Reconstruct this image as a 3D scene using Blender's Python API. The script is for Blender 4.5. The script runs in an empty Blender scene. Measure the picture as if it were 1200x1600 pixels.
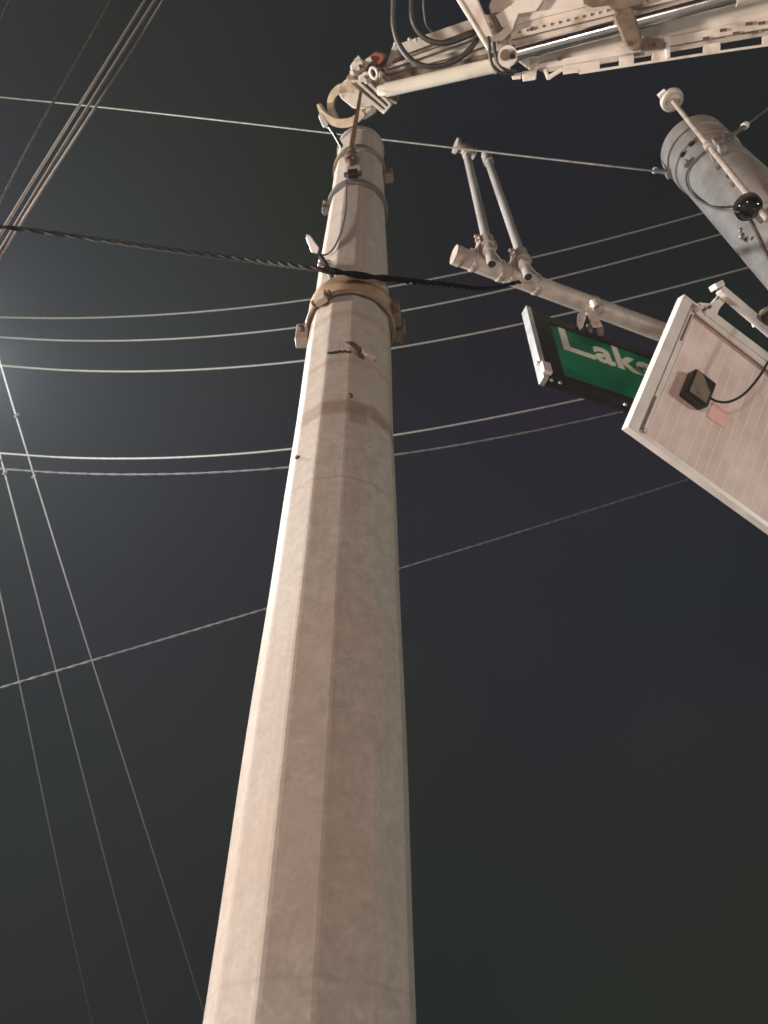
import bpy, bmesh, math, random
from mathutils import Vector as V, Matrix
random.seed(4)
S = bpy.context.scene; COL = S.collection
R_ = math.radians

# ------------------------------------------------------------------ camera
CAM = V((0, 0, 1.6)); F = 1202.0; PITCH = R_(45)
cd = bpy.data.cameras.new('camera'); co = bpy.data.objects.new('camera', cd); COL.objects.link(co)
co.location = CAM; co.rotation_euler = (R_(90) + PITCH, 0, 0)
cd.sensor_fit = 'VERTICAL'; cd.sensor_height = 34.6; cd.lens = 34.6 * F / 1600
cd.clip_start = 0.05; cd.clip_end = 3000
cd.dof.use_dof = True; cd.dof.focus_distance = 2.6; cd.dof.aperture_fstop = 5.0
S.camera = co
cP, sP = math.cos(PITCH), math.sin(PITCH)
def ray(x, y):
    u = (x - 600) / F; v = (800 - y) / F
    return V((u, cP - sP * v, sP + cP * v))
# ------------------------------------------------------------------ night sky
W = bpy.data.worlds.new('World'); S.world = W; W.use_nodes = True
nt = W.node_tree; nt.nodes.clear()
out = nt.nodes.new('ShaderNodeOutputWorld'); add = nt.nodes.new('ShaderNodeAddShader')
sky = nt.nodes.new('ShaderNodeTexSky'); sky.sky_type = 'NISHITA'; sky.sun_disc = False
sky.sun_elevation = R_(-4); sky.sun_rotation = R_(290)
b1 = nt.nodes.new('ShaderNodeBackground'); b1.inputs[1].default_value = 0.05
nt.links.new(sky.outputs[0], b1.inputs[0])
tc = nt.nodes.new('ShaderNodeTexCoord'); nz = nt.nodes.new('ShaderNodeTexNoise')
nz.inputs['Scale'].default_value = 1.6; nz.inputs['Detail'].default_value = 2.5
nt.links.new(tc.outputs['Generated'], nz.inputs['Vector'])
cr = nt.nodes.new('ShaderNodeValToRGB')
cr.color_ramp.elements[0].position = 0.32; cr.color_ramp.elements[0].color = (0.0060, 0.0052, 0.0060, 1)
cr.color_ramp.elements[1].position = 0.70; cr.color_ramp.elements[1].color = (0.0125, 0.0130, 0.0130, 1)
nt.links.new(nz.outputs[0], cr.inputs[0])
nz2 = nt.nodes.new('ShaderNodeTexNoise'); nz2.inputs['Scale'].default_value = 2.3; nz2.inputs['Detail'].default_value = 1.5
nt.links.new(tc.outputs['Generated'], nz2.inputs['Vector'])
mxs = nt.nodes.new('ShaderNodeMix'); mxs.data_type = 'RGBA'; mxs.inputs[0].default_value = .65
sc_ = nt.nodes.new('ShaderNodeMix'); sc_.data_type = 'RGBA'; sc_.blend_type = 'MULTIPLY'; sc_.inputs[0].default_value = 1; sc_.inputs[7].default_value = (.020, .0235, .026, 1)
nt.links.new(nz2.outputs['Color'], sc_.inputs[6]); nt.links.new(cr.outputs[0], mxs.inputs[6]); nt.links.new(sc_.outputs[2], mxs.inputs[7])
b2 = nt.nodes.new('ShaderNodeBackground'); b2.inputs[1].default_value = 1.0
cur_ = mxs.outputs[2]
for dv, cc in ((ray(1250, 1500).normalized(), (.0028, .0062, .0006, 1)), (ray(960, 900).normalized(), (.0022, .0008, .0062, 1)), (ray(120, 650).normalized(), (.004, .005, .008, 1))):  # green, violet and blue glows added to the sky; green stands for lens flare
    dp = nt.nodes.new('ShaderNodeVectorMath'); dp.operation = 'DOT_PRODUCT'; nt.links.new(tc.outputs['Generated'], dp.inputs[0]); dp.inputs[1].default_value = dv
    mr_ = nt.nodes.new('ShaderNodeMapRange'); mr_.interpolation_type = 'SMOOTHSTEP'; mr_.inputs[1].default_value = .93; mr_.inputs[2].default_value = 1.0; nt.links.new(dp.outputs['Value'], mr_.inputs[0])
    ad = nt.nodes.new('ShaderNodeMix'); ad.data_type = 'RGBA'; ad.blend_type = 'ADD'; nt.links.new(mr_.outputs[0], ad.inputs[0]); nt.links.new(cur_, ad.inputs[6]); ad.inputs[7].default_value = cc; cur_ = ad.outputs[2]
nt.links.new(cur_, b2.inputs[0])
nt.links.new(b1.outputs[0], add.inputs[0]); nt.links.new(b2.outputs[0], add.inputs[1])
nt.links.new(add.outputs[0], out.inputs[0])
S.view_settings.view_transform = 'Standard'; S.view_settings.look = 'None'
S.view_settings.exposure = 0; S.view_settings.gamma = 1
S.render.engine = 'CYCLES'

# ------------------------------------------------------------------ helpers
def P(x, y, D): return CAM + ray(x, y) * D
def Pz(x, y, z): d = ray(x, y); return CAM + d * ((z - CAM.z) / d.z)
def hit(x, y, p0, n): d = ray(x, y); return CAM + d * ((p0 - CAM).dot(n) / d.dot(n))

SPLIT = {'bolt', 'pin', 'rivet', 'gusset', 'end_block', 'end_strut', 'inner_rib', 'knuckle', 'tip_fitting', 'bracket_pad', 'shackle', 'hanger_arm', 'rail_slot', 'clamp_ear', 'torn_lip', 'scorched_patch', 'base_bolt', 'link'}
def islands(bm):
    bm.verts.ensure_lookup_table(); seen = set(); out = []
    for v0 in bm.verts:
        if v0 in seen: continue
        st = [v0]; comp = {v0}
        while st:
            v = st.pop()
            for e in v.link_edges:
                w = e.other_vert(v)
                if w not in comp: comp.add(w); st.append(w)
        seen |= comp; b = bmesh.new(); mp = {v: b.verts.new(v.co) for v in bm.verts if v in comp}
        for f in bm.faces:
            if f.verts[0] in comp: b.faces.new([mp[v] for v in f.verts])
        out.append(b)
    return out
class Thing:
    def __init__(s, name, label, cat, loc, group=None):
        s.o = bpy.data.objects.new(name, None); COL.objects.link(s.o)
        s.o.location = loc; s.loc = V(loc); s.o.empty_display_size = .1
        s.o['label'] = label; s.o['category'] = cat
        if group: s.o['group'] = group
    def part(s, name, bm, m, parent=None, label=None, smooth=False):
        if name in SPLIT:
            isl = islands(bm)
            if len(isl) > 1:
                os_ = [s.part(name, i, m, parent, label, smooth) for i in isl]; return os_[0]
        o = mk(name, bm, m, s.loc, smooth); o.parent = parent or s.o
        if label: o['label'] = label
        return o
def mk(name, bm, m, loc=V((0, 0, 0)), smooth=False):
    bmesh.ops.translate(bm, verts=bm.verts, vec=-V(loc))
    bmesh.ops.recalc_face_normals(bm, faces=bm.faces)
    me = bpy.data.meshes.new(name); bm.to_mesh(me); bm.free()
    me.materials.append(m)
    if smooth:
        me.polygons.foreach_set('use_smooth', [True] * len(me.polygons))
        a = smooth if isinstance(smooth, float) else R_(35)
        try: me.set_sharp_from_angle(angle=a)
        except Exception: pass
    o = bpy.data.objects.new(name, me); COL.objects.link(o)
    return o
def solo(name, bm, m, label, cat, loc, group=None, smooth=False):
    o = mk(name, bm, m, loc, smooth); o.location = loc
    o['label'] = label; o['category'] = cat
    if group: o['group'] = group
    return o
def struct(name, bm, m):
    o = mk(name, bm, m); o['kind'] = 'structure'; return o
NB = bmesh.new
def frames(pts):
    T = []
    for i in range(len(pts)):
        a = pts[max(i - 1, 0)]; b = pts[min(i + 1, len(pts) - 1)]; T.append((b - a).normalized())
    n = T[0].orthogonal().normalized(); out = []
    for t in T:
        n = (n - t * n.dot(t)).normalized(); out.append((t, n, t.cross(n)))
    return out
def tube(bm, pts, r, seg=12, cap=True, hollow=0):
    pts = [V(p) for p in pts]; rs = r if isinstance(r, (list, tuple)) else [r] * len(pts)
    fr = frames(pts); rings = []
    for p, (t, n, b), q in zip(pts, fr, rs):
        rings.append([bm.verts.new(p + (n * math.cos(a) + b * math.sin(a)) * q)
                      for a in (2 * math.pi * k / seg for k in range(seg))])
    for a, b in zip(rings, rings[1:]):
        for k in range(seg): bm.faces.new((a[k], a[(k + 1) % seg], b[(k + 1) % seg], b[k]))
    if cap:
        if not hollow:
            bm.faces.new(rings[0]); bm.faces.new(rings[-1])
        else:   # open pipe: an inner wall with lips at both ends
            inner = []
            for p, (t, n, b), q in zip(pts, fr, rs):
                inner.append([bm.verts.new(p + (n * math.cos(a) + b * math.sin(a)) * (q - hollow))
                              for a in (2 * math.pi * k / seg for k in range(seg))])
            for a, b in zip(inner, inner[1:]):
                for k in range(seg): bm.faces.new((a[k], b[k], b[(k + 1) % seg], a[(k + 1) % seg]))
            for a, b in ((rings[0], inner[0]), (rings[-1], inner[-1])):
                for k in range(seg): bm.faces.new((a[k], b[k], b[(k + 1) % seg], a[(k + 1) % seg]))
def helix(bm, pts, r, off, pitch, n=2, seg=5, step=None):
    step = step or pitch / 6
    L = [0]
    for a, b in zip(pts, pts[1:]): L.append(L[-1] + (b - a).length)
    m = max(8, int(L[-1] / step)); res = []; j = 0
    for i in range(m + 1):
        s = L[-1] * i / m
        while j < len(L) - 2 and L[j + 1] < s: j += 1
        f = (s - L[j]) / max(1e-6, L[j + 1] - L[j]); res.append(pts[j].lerp(pts[j + 1], min(1, f)))
    fr = frames(res)
    for q in range(n):
        c = []
        for i, (p, (t, nn, b)) in enumerate(zip(res, fr)):
            a = 2 * math.pi * (i * L[-1] / m / pitch + q / n)
            c.append(p + (nn * math.cos(a) + b * math.sin(a)) * off)
        tube(bm, c, r, seg)
def prism(bm, pts, n, th, bev=0):
    """polygon pts (back face), extruded by n*th"""
    n = n.normalized()
    b = bmesh.new()
    a = [b.verts.new(p) for p in pts]; c = [b.verts.new(p + n * th) for p in pts]
    b.faces.new(a); b.faces.new(c[::-1]); k = len(a)
    for i in range(k): b.faces.new((a[i], a[(i + 1) % k], c[(i + 1) % k], c[i]))
    bmesh.ops.recalc_face_normals(b, faces=b.faces)
    if bev: bmesh.ops.bevel(b, geom=b.edges[:], offset=bev, segments=2, affect='EDGES', profile=.5)
    join(bm, b)
def join(bm, b):
    m = {}
    for v in b.verts: m[v] = bm.verts.new(v.co)
    for f in b.faces:
        try: bm.faces.new([m[v] for v in f.verts])
        except ValueError: pass
    b.free()
def obox(bm, c, ax, size, bev=0):
    ax = [a.normalized() for a in ax]
    p = [c + ax[0] * (sx * size[0] / 2) + ax[1] * (sy * size[1] / 2) - ax[2] * (size[2] / 2)
         for sx, sy in ((-1, -1), (1, -1), (1, 1), (-1, 1))]
    prism(bm, p, ax[2], size[2], bev)
def bar(bm, a, b, w, h, up, bev=0):
    t = (b - a).normalized(); s = t.cross(up).normalized(); u = s.cross(t)
    obox(bm, (a + b) / 2, (t, s, u), ((b - a).length, w, h), bev)
def bolt(bm, p, n, r=.012, h=.012): tube(bm, [p - n * .004, p + n * h], r, 6)
def smooth(pts, n=8):
    """Catmull-Rom through a list of tuples"""
    pts = [V(p) for p in pts]; q = [pts[0] * 2 - pts[1]] + pts + [pts[-1] * 2 - pts[-2]]; o = []
    for i in range(1, len(q) - 2):
        for k in range(n):
            t = k / n
            o.append(.5 * ((2 * q[i]) + (q[i + 1] - q[i - 1]) * t + (2 * q[i - 1] - 5 * q[i] + 4 * q[i + 1] - q[i + 2]) * t * t
                     + (3 * q[i] - q[i - 1] - 3 * q[i + 1] + q[i + 2]) * t ** 3))
    o.append(q[-2]); return o

# ------------------------------------------------------------------ materials
def mat(name, col, rough=.6, metal=0, col2=None, scale=6, vor=0, bump=0, dirt=None, dscale=3, dlo=.52, dhi=.62, damt=.7, trans=0, stretch=None, emit=None):
    m = bpy.data.materials.new(name); m.use_nodes = True; n = m.node_tree.nodes; l = m.node_tree.links
    b = n['Principled BSDF']; b.inputs['Roughness'].default_value = rough; b.inputs['Metallic'].default_value = metal
    c4 = lambda c: (*c, 1)
    tc = n.new('ShaderNodeTexCoord'); vec = tc.outputs['Object']
    if stretch:
        mp = n.new('ShaderNodeMapping'); mp.inputs['Scale'].default_value = stretch; l.new(vec, mp.inputs[0]); vec = mp.outputs[0]
    if col2:
        nz = n.new('ShaderNodeTexNoise'); nz.inputs['Scale'].default_value = scale; nz.inputs['Detail'].default_value = 5
        l.new(vec, nz.inputs['Vector'])
        r = n.new('ShaderNodeValToRGB'); r.color_ramp.elements[0].position = .35; r.color_ramp.elements[1].position = .65
        r.color_ramp.elements[0].color = c4(col2); r.color_ramp.elements[1].color = c4(col)
        l.new(nz.outputs[0], r.inputs[0]); cur = r.outputs[0]
        if vor:
            vo = n.new('ShaderNodeTexVoronoi'); vo.inputs['Scale'].default_value = vor; l.new(vec, vo.inputs['Vector'])
            bw = n.new('ShaderNodeRGBToBW'); l.new(vo.outputs['Color'], bw.inputs[0])
            mr = n.new('ShaderNodeMapRange'); mr.inputs[3].default_value = .88; mr.inputs[4].default_value = 1.08
            l.new(bw.outputs[0], mr.inputs[0])
            mx = n.new('ShaderNodeMix'); mx.data_type = 'RGBA'; mx.blend_type = 'MULTIPLY'; mx.inputs[0].default_value = 1
            l.new(cur, mx.inputs[6]); l.new(mr.outputs[0], mx.inputs[7]); cur = mx.outputs[2]
        if dirt:
            n2 = n.new('ShaderNodeTexNoise'); n2.inputs['Scale'].default_value = dscale; n2.inputs['Detail'].default_value = 6
            l.new(vec, n2.inputs['Vector'])
            mr = n.new('ShaderNodeMapRange'); mr.inputs[1].default_value = dlo; mr.inputs[2].default_value = dhi
            mr.inputs[4].default_value = damt; l.new(n2.outputs[0], mr.inputs[0])
            mx = n.new('ShaderNodeMix'); mx.data_type = 'RGBA'; l.new(mr.outputs[0], mx.inputs[0])
            l.new(cur, mx.inputs[6]); mx.inputs[7].default_value = c4(dirt); cur = mx.outputs[2]
        l.new(cur, b.inputs['Base Color'])
        rr = n.new('ShaderNodeMapRange'); rr.inputs[3].default_value = max(.03, rough - .08); rr.inputs[4].default_value = min(1, rough + .12)
        l.new(nz.outputs[0], rr.inputs[0]); l.new(rr.outputs[0], b.inputs['Roughness'])
        if bump:
            bp = n.new('ShaderNodeBump'); bp.inputs['Strength'].default_value = bump; bp.inputs['Distance'].default_value = .004
            l.new(nz.outputs[0], bp.inputs['Height']); l.new(bp.outputs[0], b.inputs['Normal'])
    else: b.inputs['Base Color'].default_value = c4(col)
    if emit:
        b.inputs['Emission Color'].default_value = c4(emit[0]); b.inputs['Emission Strength'].default_value = emit[1]
    return m
M = {}
M['galv'] = mat('galvanised', (.54, .46, .41), .5, .2, (.40, .34, .30), 9, 60, .15, (.30, .25, .21), 4, .55, .75, .6)
M['galv_cool'] = mat('galvanised_cool', (.335, .30, .275), .6, .1, (.27, .24, .22), 9, 50, .15, (.2, .18, .16), 5, .55, .75, .6)
M['white'] = mat('white_paint', (.74, .66, .60), .45, 0, (.60, .535, .48), 5, 0, .08, (.33, .25, .19), 7, .56, .72, .75)
M['offwhite'] = mat('aged_white_paint', (.50, .455, .41), .5, 0, (.37, .33, .29), 9, 0, .1, (.22, .16, .12), 12, .52, .68, .75)
M['pipe'] = mat('cream_fibreglass', (.68, .63, .55), .4, 0, (.60, .55, .47), 5, 0, .05, (.5, .42, .33), 9, .58, .75, .6)
M['claw'] = mat('worn_yellow_claw', (.48, .40, .29), .55, .1, (.34, .27, .19), 14, 0, .1, (.2, .14, .09), 16, .55, .68, .7)
M['rust'] = mat('rusty_steel', (.13, .08, .055), .75, .1, (.07, .045, .03), 25, 0, .3)
M['brown'] = mat('dirty_bracket', (.23, .165, .12), .55, .3, (.14, .10, .075), 18, 0, .2, (.1, .07, .05), 20, .55, .65, .8)
M['red'] = mat('red_oxide', (.22, .06, .04), .6, 0, (.12, .04, .03), 20, 0, .1)
M['scorch'] = mat('scorched_steel', (.11, .075, .055), .8, 0, (.05, .035, .028), 30, 0, .2)
M['chrome'] = mat('chrome', (.75, .75, .76), .2, 1, (.6, .6, .62), 8)
M['hose'] = mat('hose_rubber', (.035, .028, .025), .45, 0, (.025, .02, .018), 30)
M['black'] = mat('black_plastic', (.018, .016, .015), .3, 0, (.012, .011, .01), 30)
M['hole'] = mat('dark_gap', (.02, .016, .014), .9)
M['steel'] = mat('bracket_aluminium', (.58, .49, .43), .42, .35, (.42, .35, .31), 14, 0, .15, (.25, .18, .14), 20, .55, .68, .7)
M['tube'] = mat('tube_aluminium', (.58, .55, .52), .38, .5, (.46, .43, .40), 10, 0, .1, stretch=(1, 1, .2))
M['yellow'] = mat('yellow_strap_band', (.37, .25, .155), .65, .1, (.25, .17, .11), 12, 0, .1, (.2, .12, .07), 14, .52, .68, .7)
M['band'] = mat('dull_band', (.27, .22, .17), .5, .4, (.18, .15, .12), 20, 0, .1)
M['slate'] = mat('slate_band', (.17, .155, .16), .55, .2, (.12, .11, .12), 20)
M['copper'] = mat('tan_webbing', (.30, .17, .11), .7, 0, (.22, .12, .08), 40, 0, .2)
M['green'] = mat('sign_green', (.006, .20, .085), .42, 0, (.005, .125, .060), 4, 0, 0, (.01, .07, .04), 6, .5, .8, .35)
M['letter'] = mat('sign_white', (.72, .68, .58), .45, 0, (.66, .62, .53), 8)
M['signframe'] = mat('sign_frame_black', (.02, .017, .016), .5, 0, (.014, .012, .011), 9)
M['alu'] = mat('sign_end_aluminium', (.55, .55, .55), .4, .4, (.42, .42, .42), 14, 0, .1)
M['frame'] = mat('panel_frame', (.80, .73, .70), .4, .1, (.70, .63, .60), 8, 0, .05)
M['wire'] = mat('aluminium_conductor', (.19, .175, .16), .65, .1, (.14, .13, .115), 30)
M['bundle'] = mat('pale_conductor', (.42, .38, .36), .6, .1, (.33, .30, .28), 30)
M['wiredull'] = mat('weathered_cable', (.155, .138, .12), .65, .1, (.09, .08, .07), 25)
M['wireblack'] = mat('black_cable', (.010, .007, .006), .9, 0, (.005, .004, .0035), 12)
M['wireblack'].node_tree.nodes['Principled BSDF'].inputs['Specular IOR Level'].default_value = .1
M['asphalt'] = mat('asphalt', (.055, .053, .05), .85, 0, (.04, .039, .037), 40, 0, .3)
M['conc'] = mat('concrete', (.34, .31, .28), .8, 0, (.26, .24, .21), 8, 0, .3)
M['lens'] = mat('lamp_lens', (.8, .8, .8), .3, 0, emit=((1, .95, .85), 40))
M['glassdark'] = mat('smoked_dome', (.012, .009, .008), .06, 0, (.010, .008, .007), 10)
M['sticker'] = mat('pink_sticker', (.90, .50, .46), .45, 0, (.82, .44, .41), 20)

# ------------------------------------------------------------------ ground
def sheet(x0, y0, x1, y1, z):
    b = NB(); b.faces.new([b.verts.new(p) for p in ((x0, y0, z), (x1, y0, z), (x1, y1, z), (x0, y1, z))]); return b
struct('ground', sheet(-400, -400, 400, 400, -.15), M['asphalt'])
b = NB(); obox(b, V((0, 1.2, -.075)), (V((1, 0, 0)), V((0, 1, 0)), V((0, 0, 1))), (60, 5.6, .142), .01)
struct('pavement', b, M['conc'])

# ------------------------------------------------------------------ lamps (all stand outside the frame; two floodlights are added fill)
def lamp_light(name, typ, loc, target, energy, col, size, parent, rootloc, spot=None):
    l = bpy.data.lights.new(name, typ); l.energy = energy; l.color = col
    if typ == 'AREA': l.size = size
    else: l.shadow_soft_size = size
    if spot: l.spot_size = R_(spot); l.spot_blend = .4
    o = bpy.data.objects.new(name, l); COL.objects.link(o); o.parent = parent
    o.location = V(loc) - rootloc
    o.rotation_euler = (V(target) - V(loc)).to_track_quat('-Z', 'Y').to_euler()
    return o
def floodlight(loc, target, energy, col, size, label):
    loc = V(loc); base = V((loc.x, loc.y, 0)); t = Thing('floodlight', label, 'floodlight', base, 'work lights set up around the pole')
    d = (V(target) - loc).normalized(); s = d.cross(V((0, 0, 1))).normalized(); u = s.cross(d)
    m = NB(); tube(m, [base + V((0, 0, .5)), loc - d * .1], .025, 12); t.part('pole', m, M['steel'], smooth=True)
    for k in range(3):
        a = 2.1 * k; m = NB(); tube(m, [base + V((0, 0, .8)), base + V((math.cos(a) * .6, math.sin(a) * .6, .02))], .015, 8)
        t.part('leg', m, M['steel'], smooth=True)
    m = NB(); obox(m, loc - d * .06, (s, u, d), (size + .08, size * .7 + .08, .1), .01); h = t.part('lamp_head', m, M['black'])
    m = NB(); obox(m, loc - d * .006, (s, u, d), (size, size * .7, .012)); t.part('lens', m, M['lens'], h)
    lamp_light('floodlight_light', 'AREA', loc + d * .02, target, energy, col, size, t.o, base)
floodlight((-8.2, 1.45, 4.6), (0.2, 1.8, 4.6), 1350, (1, .88, .76), .8, 'tripod floodlight with square head left of the tall pole')
floodlight((-1.1, -3.9, .9), (1.7, 1.9, 6.4), 122, (1, .68, .56), .6, 'added fill floodlight on a tripod behind the viewer')  # unseen fill added for front facets, undersides and the chrome highlight
floodlight((8.5, -.4, 2.8), (0, 1.7, 4.2), 165, (.98, 1, .86), .6, 'added fill floodlight on a tripod right of the tall pole')  # unseen fill added to brighten the right-hand facets
# street lamp whose glow shows at the left edge
LP = P(-80, 540, 6.6)
t = Thing('street_lamp', 'lit street lamp on its bracket arm left of the wires', 'street lamp', V((LP.x - 2.2, LP.y + .6, 0)))
m = NB(); tube(m, [t.loc, t.loc + V((0, 0, LP.z + .3))], [.12, .07], 12); t.part('pole', m, M['galv_cool'], smooth=True)
m = NB(); tube(m, smooth([t.loc + V((0, 0, LP.z - .2)), t.loc + V((.9, -.25, LP.z + .25)), LP + V((-.2, 0, .12))]), .03, 10); t.part('bracket_arm', m, M['galv_cool'], smooth=True)
m = NB(); tube(m, [LP + V((-.3, 0, .12)), LP + V((-.1, 0, .12)), LP + V((.35, 0, .1))], [.07, .14, .06], 14); h = t.part('lamp_head', m, M['galv_cool'], smooth=True)
m = NB(); tube(m, [LP + V((.05, 0, .03)), LP + V((.05, 0, -.03))], [.1, .06], 14); t.part('lens', m, M['lens'], h, smooth=True)
lamp_light('street_lamp_light', 'POINT', LP + V((.05, 0, -.16)), LP - V((0, 0, 5)), 1500, (.93, .98, 1), .08, t.o, t.loc)

# ------------------------------------------------------------------ the tall pole
PX, PY = -.137, 1.700
PHASE = R_(2)
def prad(z): return .202 - .0157 * (z - 1.9)
def pz(y, x=None):
    """height on the pole's near face seen at image row y"""
    z = 3.
    for _ in range(30):
        d = ray(x if x else 540, y); h = (math.hypot(PX, PY) - prad(z)) / math.hypot(d.x, d.y); z = CAM.z + h * d.z
    return z
def pdir(deg):   # 0 faces the camera, negative is left
    base = math.atan2(-PY, -PX); a = base - math.radians(-deg) * -1 if False else base + math.radians(deg)
    return V((math.cos(a), math.sin(a), 0))
def ppt(deg, z, off=0):
    """point on the 12-sided surface at angle deg"""
    k = ((deg - math.degrees(PHASE)) / 30) % 1; a = math.radians((k - .5) * 30)
    r = prad(z) * math.cos(math.radians(15)) / math.cos(a) * 1.0
    return V((PX, PY, z)) + pdir(deg) * (r + off)
TOPZ = pz(197)
pole = Thing('steel_pole', 'tall twelve sided galvanised steel pole rising through the middle', 'pole', V((PX, PY, 0)))
def facet_ring(z, off=0, corner=2.4, n=2):
    L = []
    for c in range(12):
        for k in range(n + 1):
            f = -corner + 2 * corner * k / n
            deg = math.degrees(PHASE) + 30 * c + f
            a = math.radians(15 - abs(f)); flat = math.cos(math.radians(15)) / math.cos(a)
            rc = math.cos(math.radians(15)) / math.cos(math.radians(15 - corner))
            r = prad(z) * rc * (1 + .006 * (1 - (f / corner) ** 2))
            L.append(V((PX, PY, z)) + pdir(deg) * (r + off))
    return L
def loft(bm, rings, cap=True):
    R = [[bm.verts.new(p) for p in r] for r in rings]; n = len(R[0])
    for a, b in zip(R, R[1:]):
        for k in range(n): bm.faces.new((a[k], a[(k + 1) % n], b[(k + 1) % n], b[k]))
    if cap: bm.faces.new(R[0]); bm.faces.new(R[-1])
m = NB(); zs = [0 + .15 * i for i in range(int(TOPZ / .15))] + [TOPZ]
def wob(z): return .0016 * math.sin(z * 3.1) + .001 * math.sin(z * 7.7 + 1)
loft(m, [facet_ring(z, wob(z)) for z in zs])
# pole material: galvanised with stain rings and a patch
pm = mat('pole_galvanised', (.375, .335, .302), .7, .0, (.315, .28, .253), 24, 90, .3)
n = pm.node_tree.nodes; l = pm.node_tree.links; B = n['Principled BSDF']
cur = B.inputs['Base Color'].links[0].from_socket
tcn = n.new('ShaderNodeTexCoord'); sx = n.new('ShaderNodeSeparateXYZ'); l.new(tcn.outputs['Object'], sx.inputs[0])
wn = n.new('ShaderNodeTexNoise'); wn.inputs['Scale'].default_value = 22; wn.inputs['Detail'].default_value = 4; l.new(tcn.outputs['Object'], wn.inputs['Vector'])
def math_(op, a, b=None, c=None):
    q = n.new('ShaderNodeMath'); q.operation = op
    for i, v in enumerate((a, b, c)):
        if v is None: continue
        if isinstance(v, (int, float)): q.inputs[i].default_value = v
        else: l.new(v, q.inputs[i])
    return q.outputs[0]
zz = math_('ADD', sx.outputs[2], math_('MULTIPLY', math_('SUBTRACT', wn.outputs[0], .5), .016))
def stain(z0, half, soft, colr, amt, az=None):
    global cur
    d = math_('ABSOLUTE', math_('SUBTRACT', zz, z0))
    mr = n.new('ShaderNodeMapRange'); mr.interpolation_type = 'SMOOTHSTEP'; l.new(d, mr.inputs[0])
    mr.inputs[1].default_value = half; mr.inputs[2].default_value = half + soft; mr.inputs[3].default_value = amt; mr.inputs[4].default_value = 0
    f = mr.outputs[0]
    f = math_('MULTIPLY', f, math_('MULTIPLY_ADD', wn.outputs[0], 1.2, .35))
    if az:
        an = math_('ARCTAN2', sx.outputs[1], sx.outputs[0])
        c0 = math.radians(az[0]) + math.atan2(-PY, -PX)
        d2 = math_('ABSOLUTE', math_('SUBTRACT', an, c0))
        f = math_('MULTIPLY', f, math_('LESS_THAN', d2, math.radians(az[1])))
    mx = n.new('ShaderNodeMix'); mx.data_type = 'RGBA'; l.new(f, mx.inputs[0]); l.new(cur, mx.inputs[6]); mx.inputs[7].default_value = (*colr, 1); cur = mx.outputs[2]
stain(pz(632), .022, .03, (.18, .13, .10), .75)
stain(pz(743), .001, .006, (.22, .17, .13), .55)
stain(pz(560), .006, .02, (.27, .2, .15), .6)
stain(pz(488), .012, .02, (.26, .19, .15), .5)
stain(pz(1525), .001, .006, (.24, .19, .15), .3)
stain(pz(640), .05, .006, (.17, .13, .10), .55, (14, 10))
sn = n.new('ShaderNodeTexNoise'); sn.inputs['Scale'].default_value = 1; sn.inputs['Detail'].default_value = 4
mps = n.new('ShaderNodeMapping'); mps.inputs['Scale'].default_value = (34, 34, 1.1); l.new(tcn.outputs['Object'], mps.inputs[0]); l.new(mps.outputs[0], sn.inputs['Vector'])
mrs = n.new('ShaderNodeMapRange'); mrs.inputs[1].default_value = .55; mrs.inputs[2].default_value = .74; mrs.inputs[4].default_value = .3; l.new(sn.outputs[0], mrs.inputs[0])
mx = n.new('ShaderNodeMix'); mx.data_type = 'RGBA'; l.new(mrs.outputs[0], mx.inputs[0]); l.new(cur, mx.inputs[6]); mx.inputs[7].default_value = (.22, .17, .14, 1); cur = mx.outputs[2]
# broad discoloured patches
bn = n.new('ShaderNodeTexNoise'); bn.inputs['Scale'].default_value = 2.2; bn.inputs['Detail'].default_value = 3; l.new(tcn.outputs['Object'], bn.inputs['Vector'])
mrb = n.new('ShaderNodeMapRange'); mrb.inputs[1].default_value = .42; mrb.inputs[2].default_value = .66; mrb.inputs[4].default_value = .3; l.new(bn.outputs[0], mrb.inputs[0])
mx = n.new('ShaderNodeMix'); mx.data_type = 'RGBA'; l.new(mrb.outputs[0], mx.inputs[0]); l.new(cur, mx.inputs[6]); mx.inputs[7].default_value = (.33, .235, .19, 1); cur = mx.outputs[2]
l.new(cur, B.inputs['Base Color'])
shaft = pole.part('shaft', m, pm)
m = NB(); loft(m, [[V((PX, PY, z)) + pdir(a) * r for a in range(0, 360, 15)] for z, r in ((TOPZ - .03, prad(TOPZ) + .006), (TOPZ + .02, prad(TOPZ) + .006), (TOPZ + .045, prad(TOPZ) * .7), (TOPZ + .055, .01))])
pole.part('cap', m, M['galv_cool'], smooth=True)
m = NB(); obox(m, V((PX, PY, .02)), (V((1, 0, 0)), V((0, 1, 0)), V((0, 0, 1))), (.62, .62, .04), .004); pole.part('base_plate', m, M['galv'])
for sxx in (-1, 1):
    for syy in (-1, 1):
        m = NB(); tube(m, [V((PX + sxx * .25, PY + syy * .25, .038)), V((PX + sxx * .25, PY + syy * .25, .1))], .02, 6); pole.part('anchor_bolt', m, M['rust'])
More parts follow.
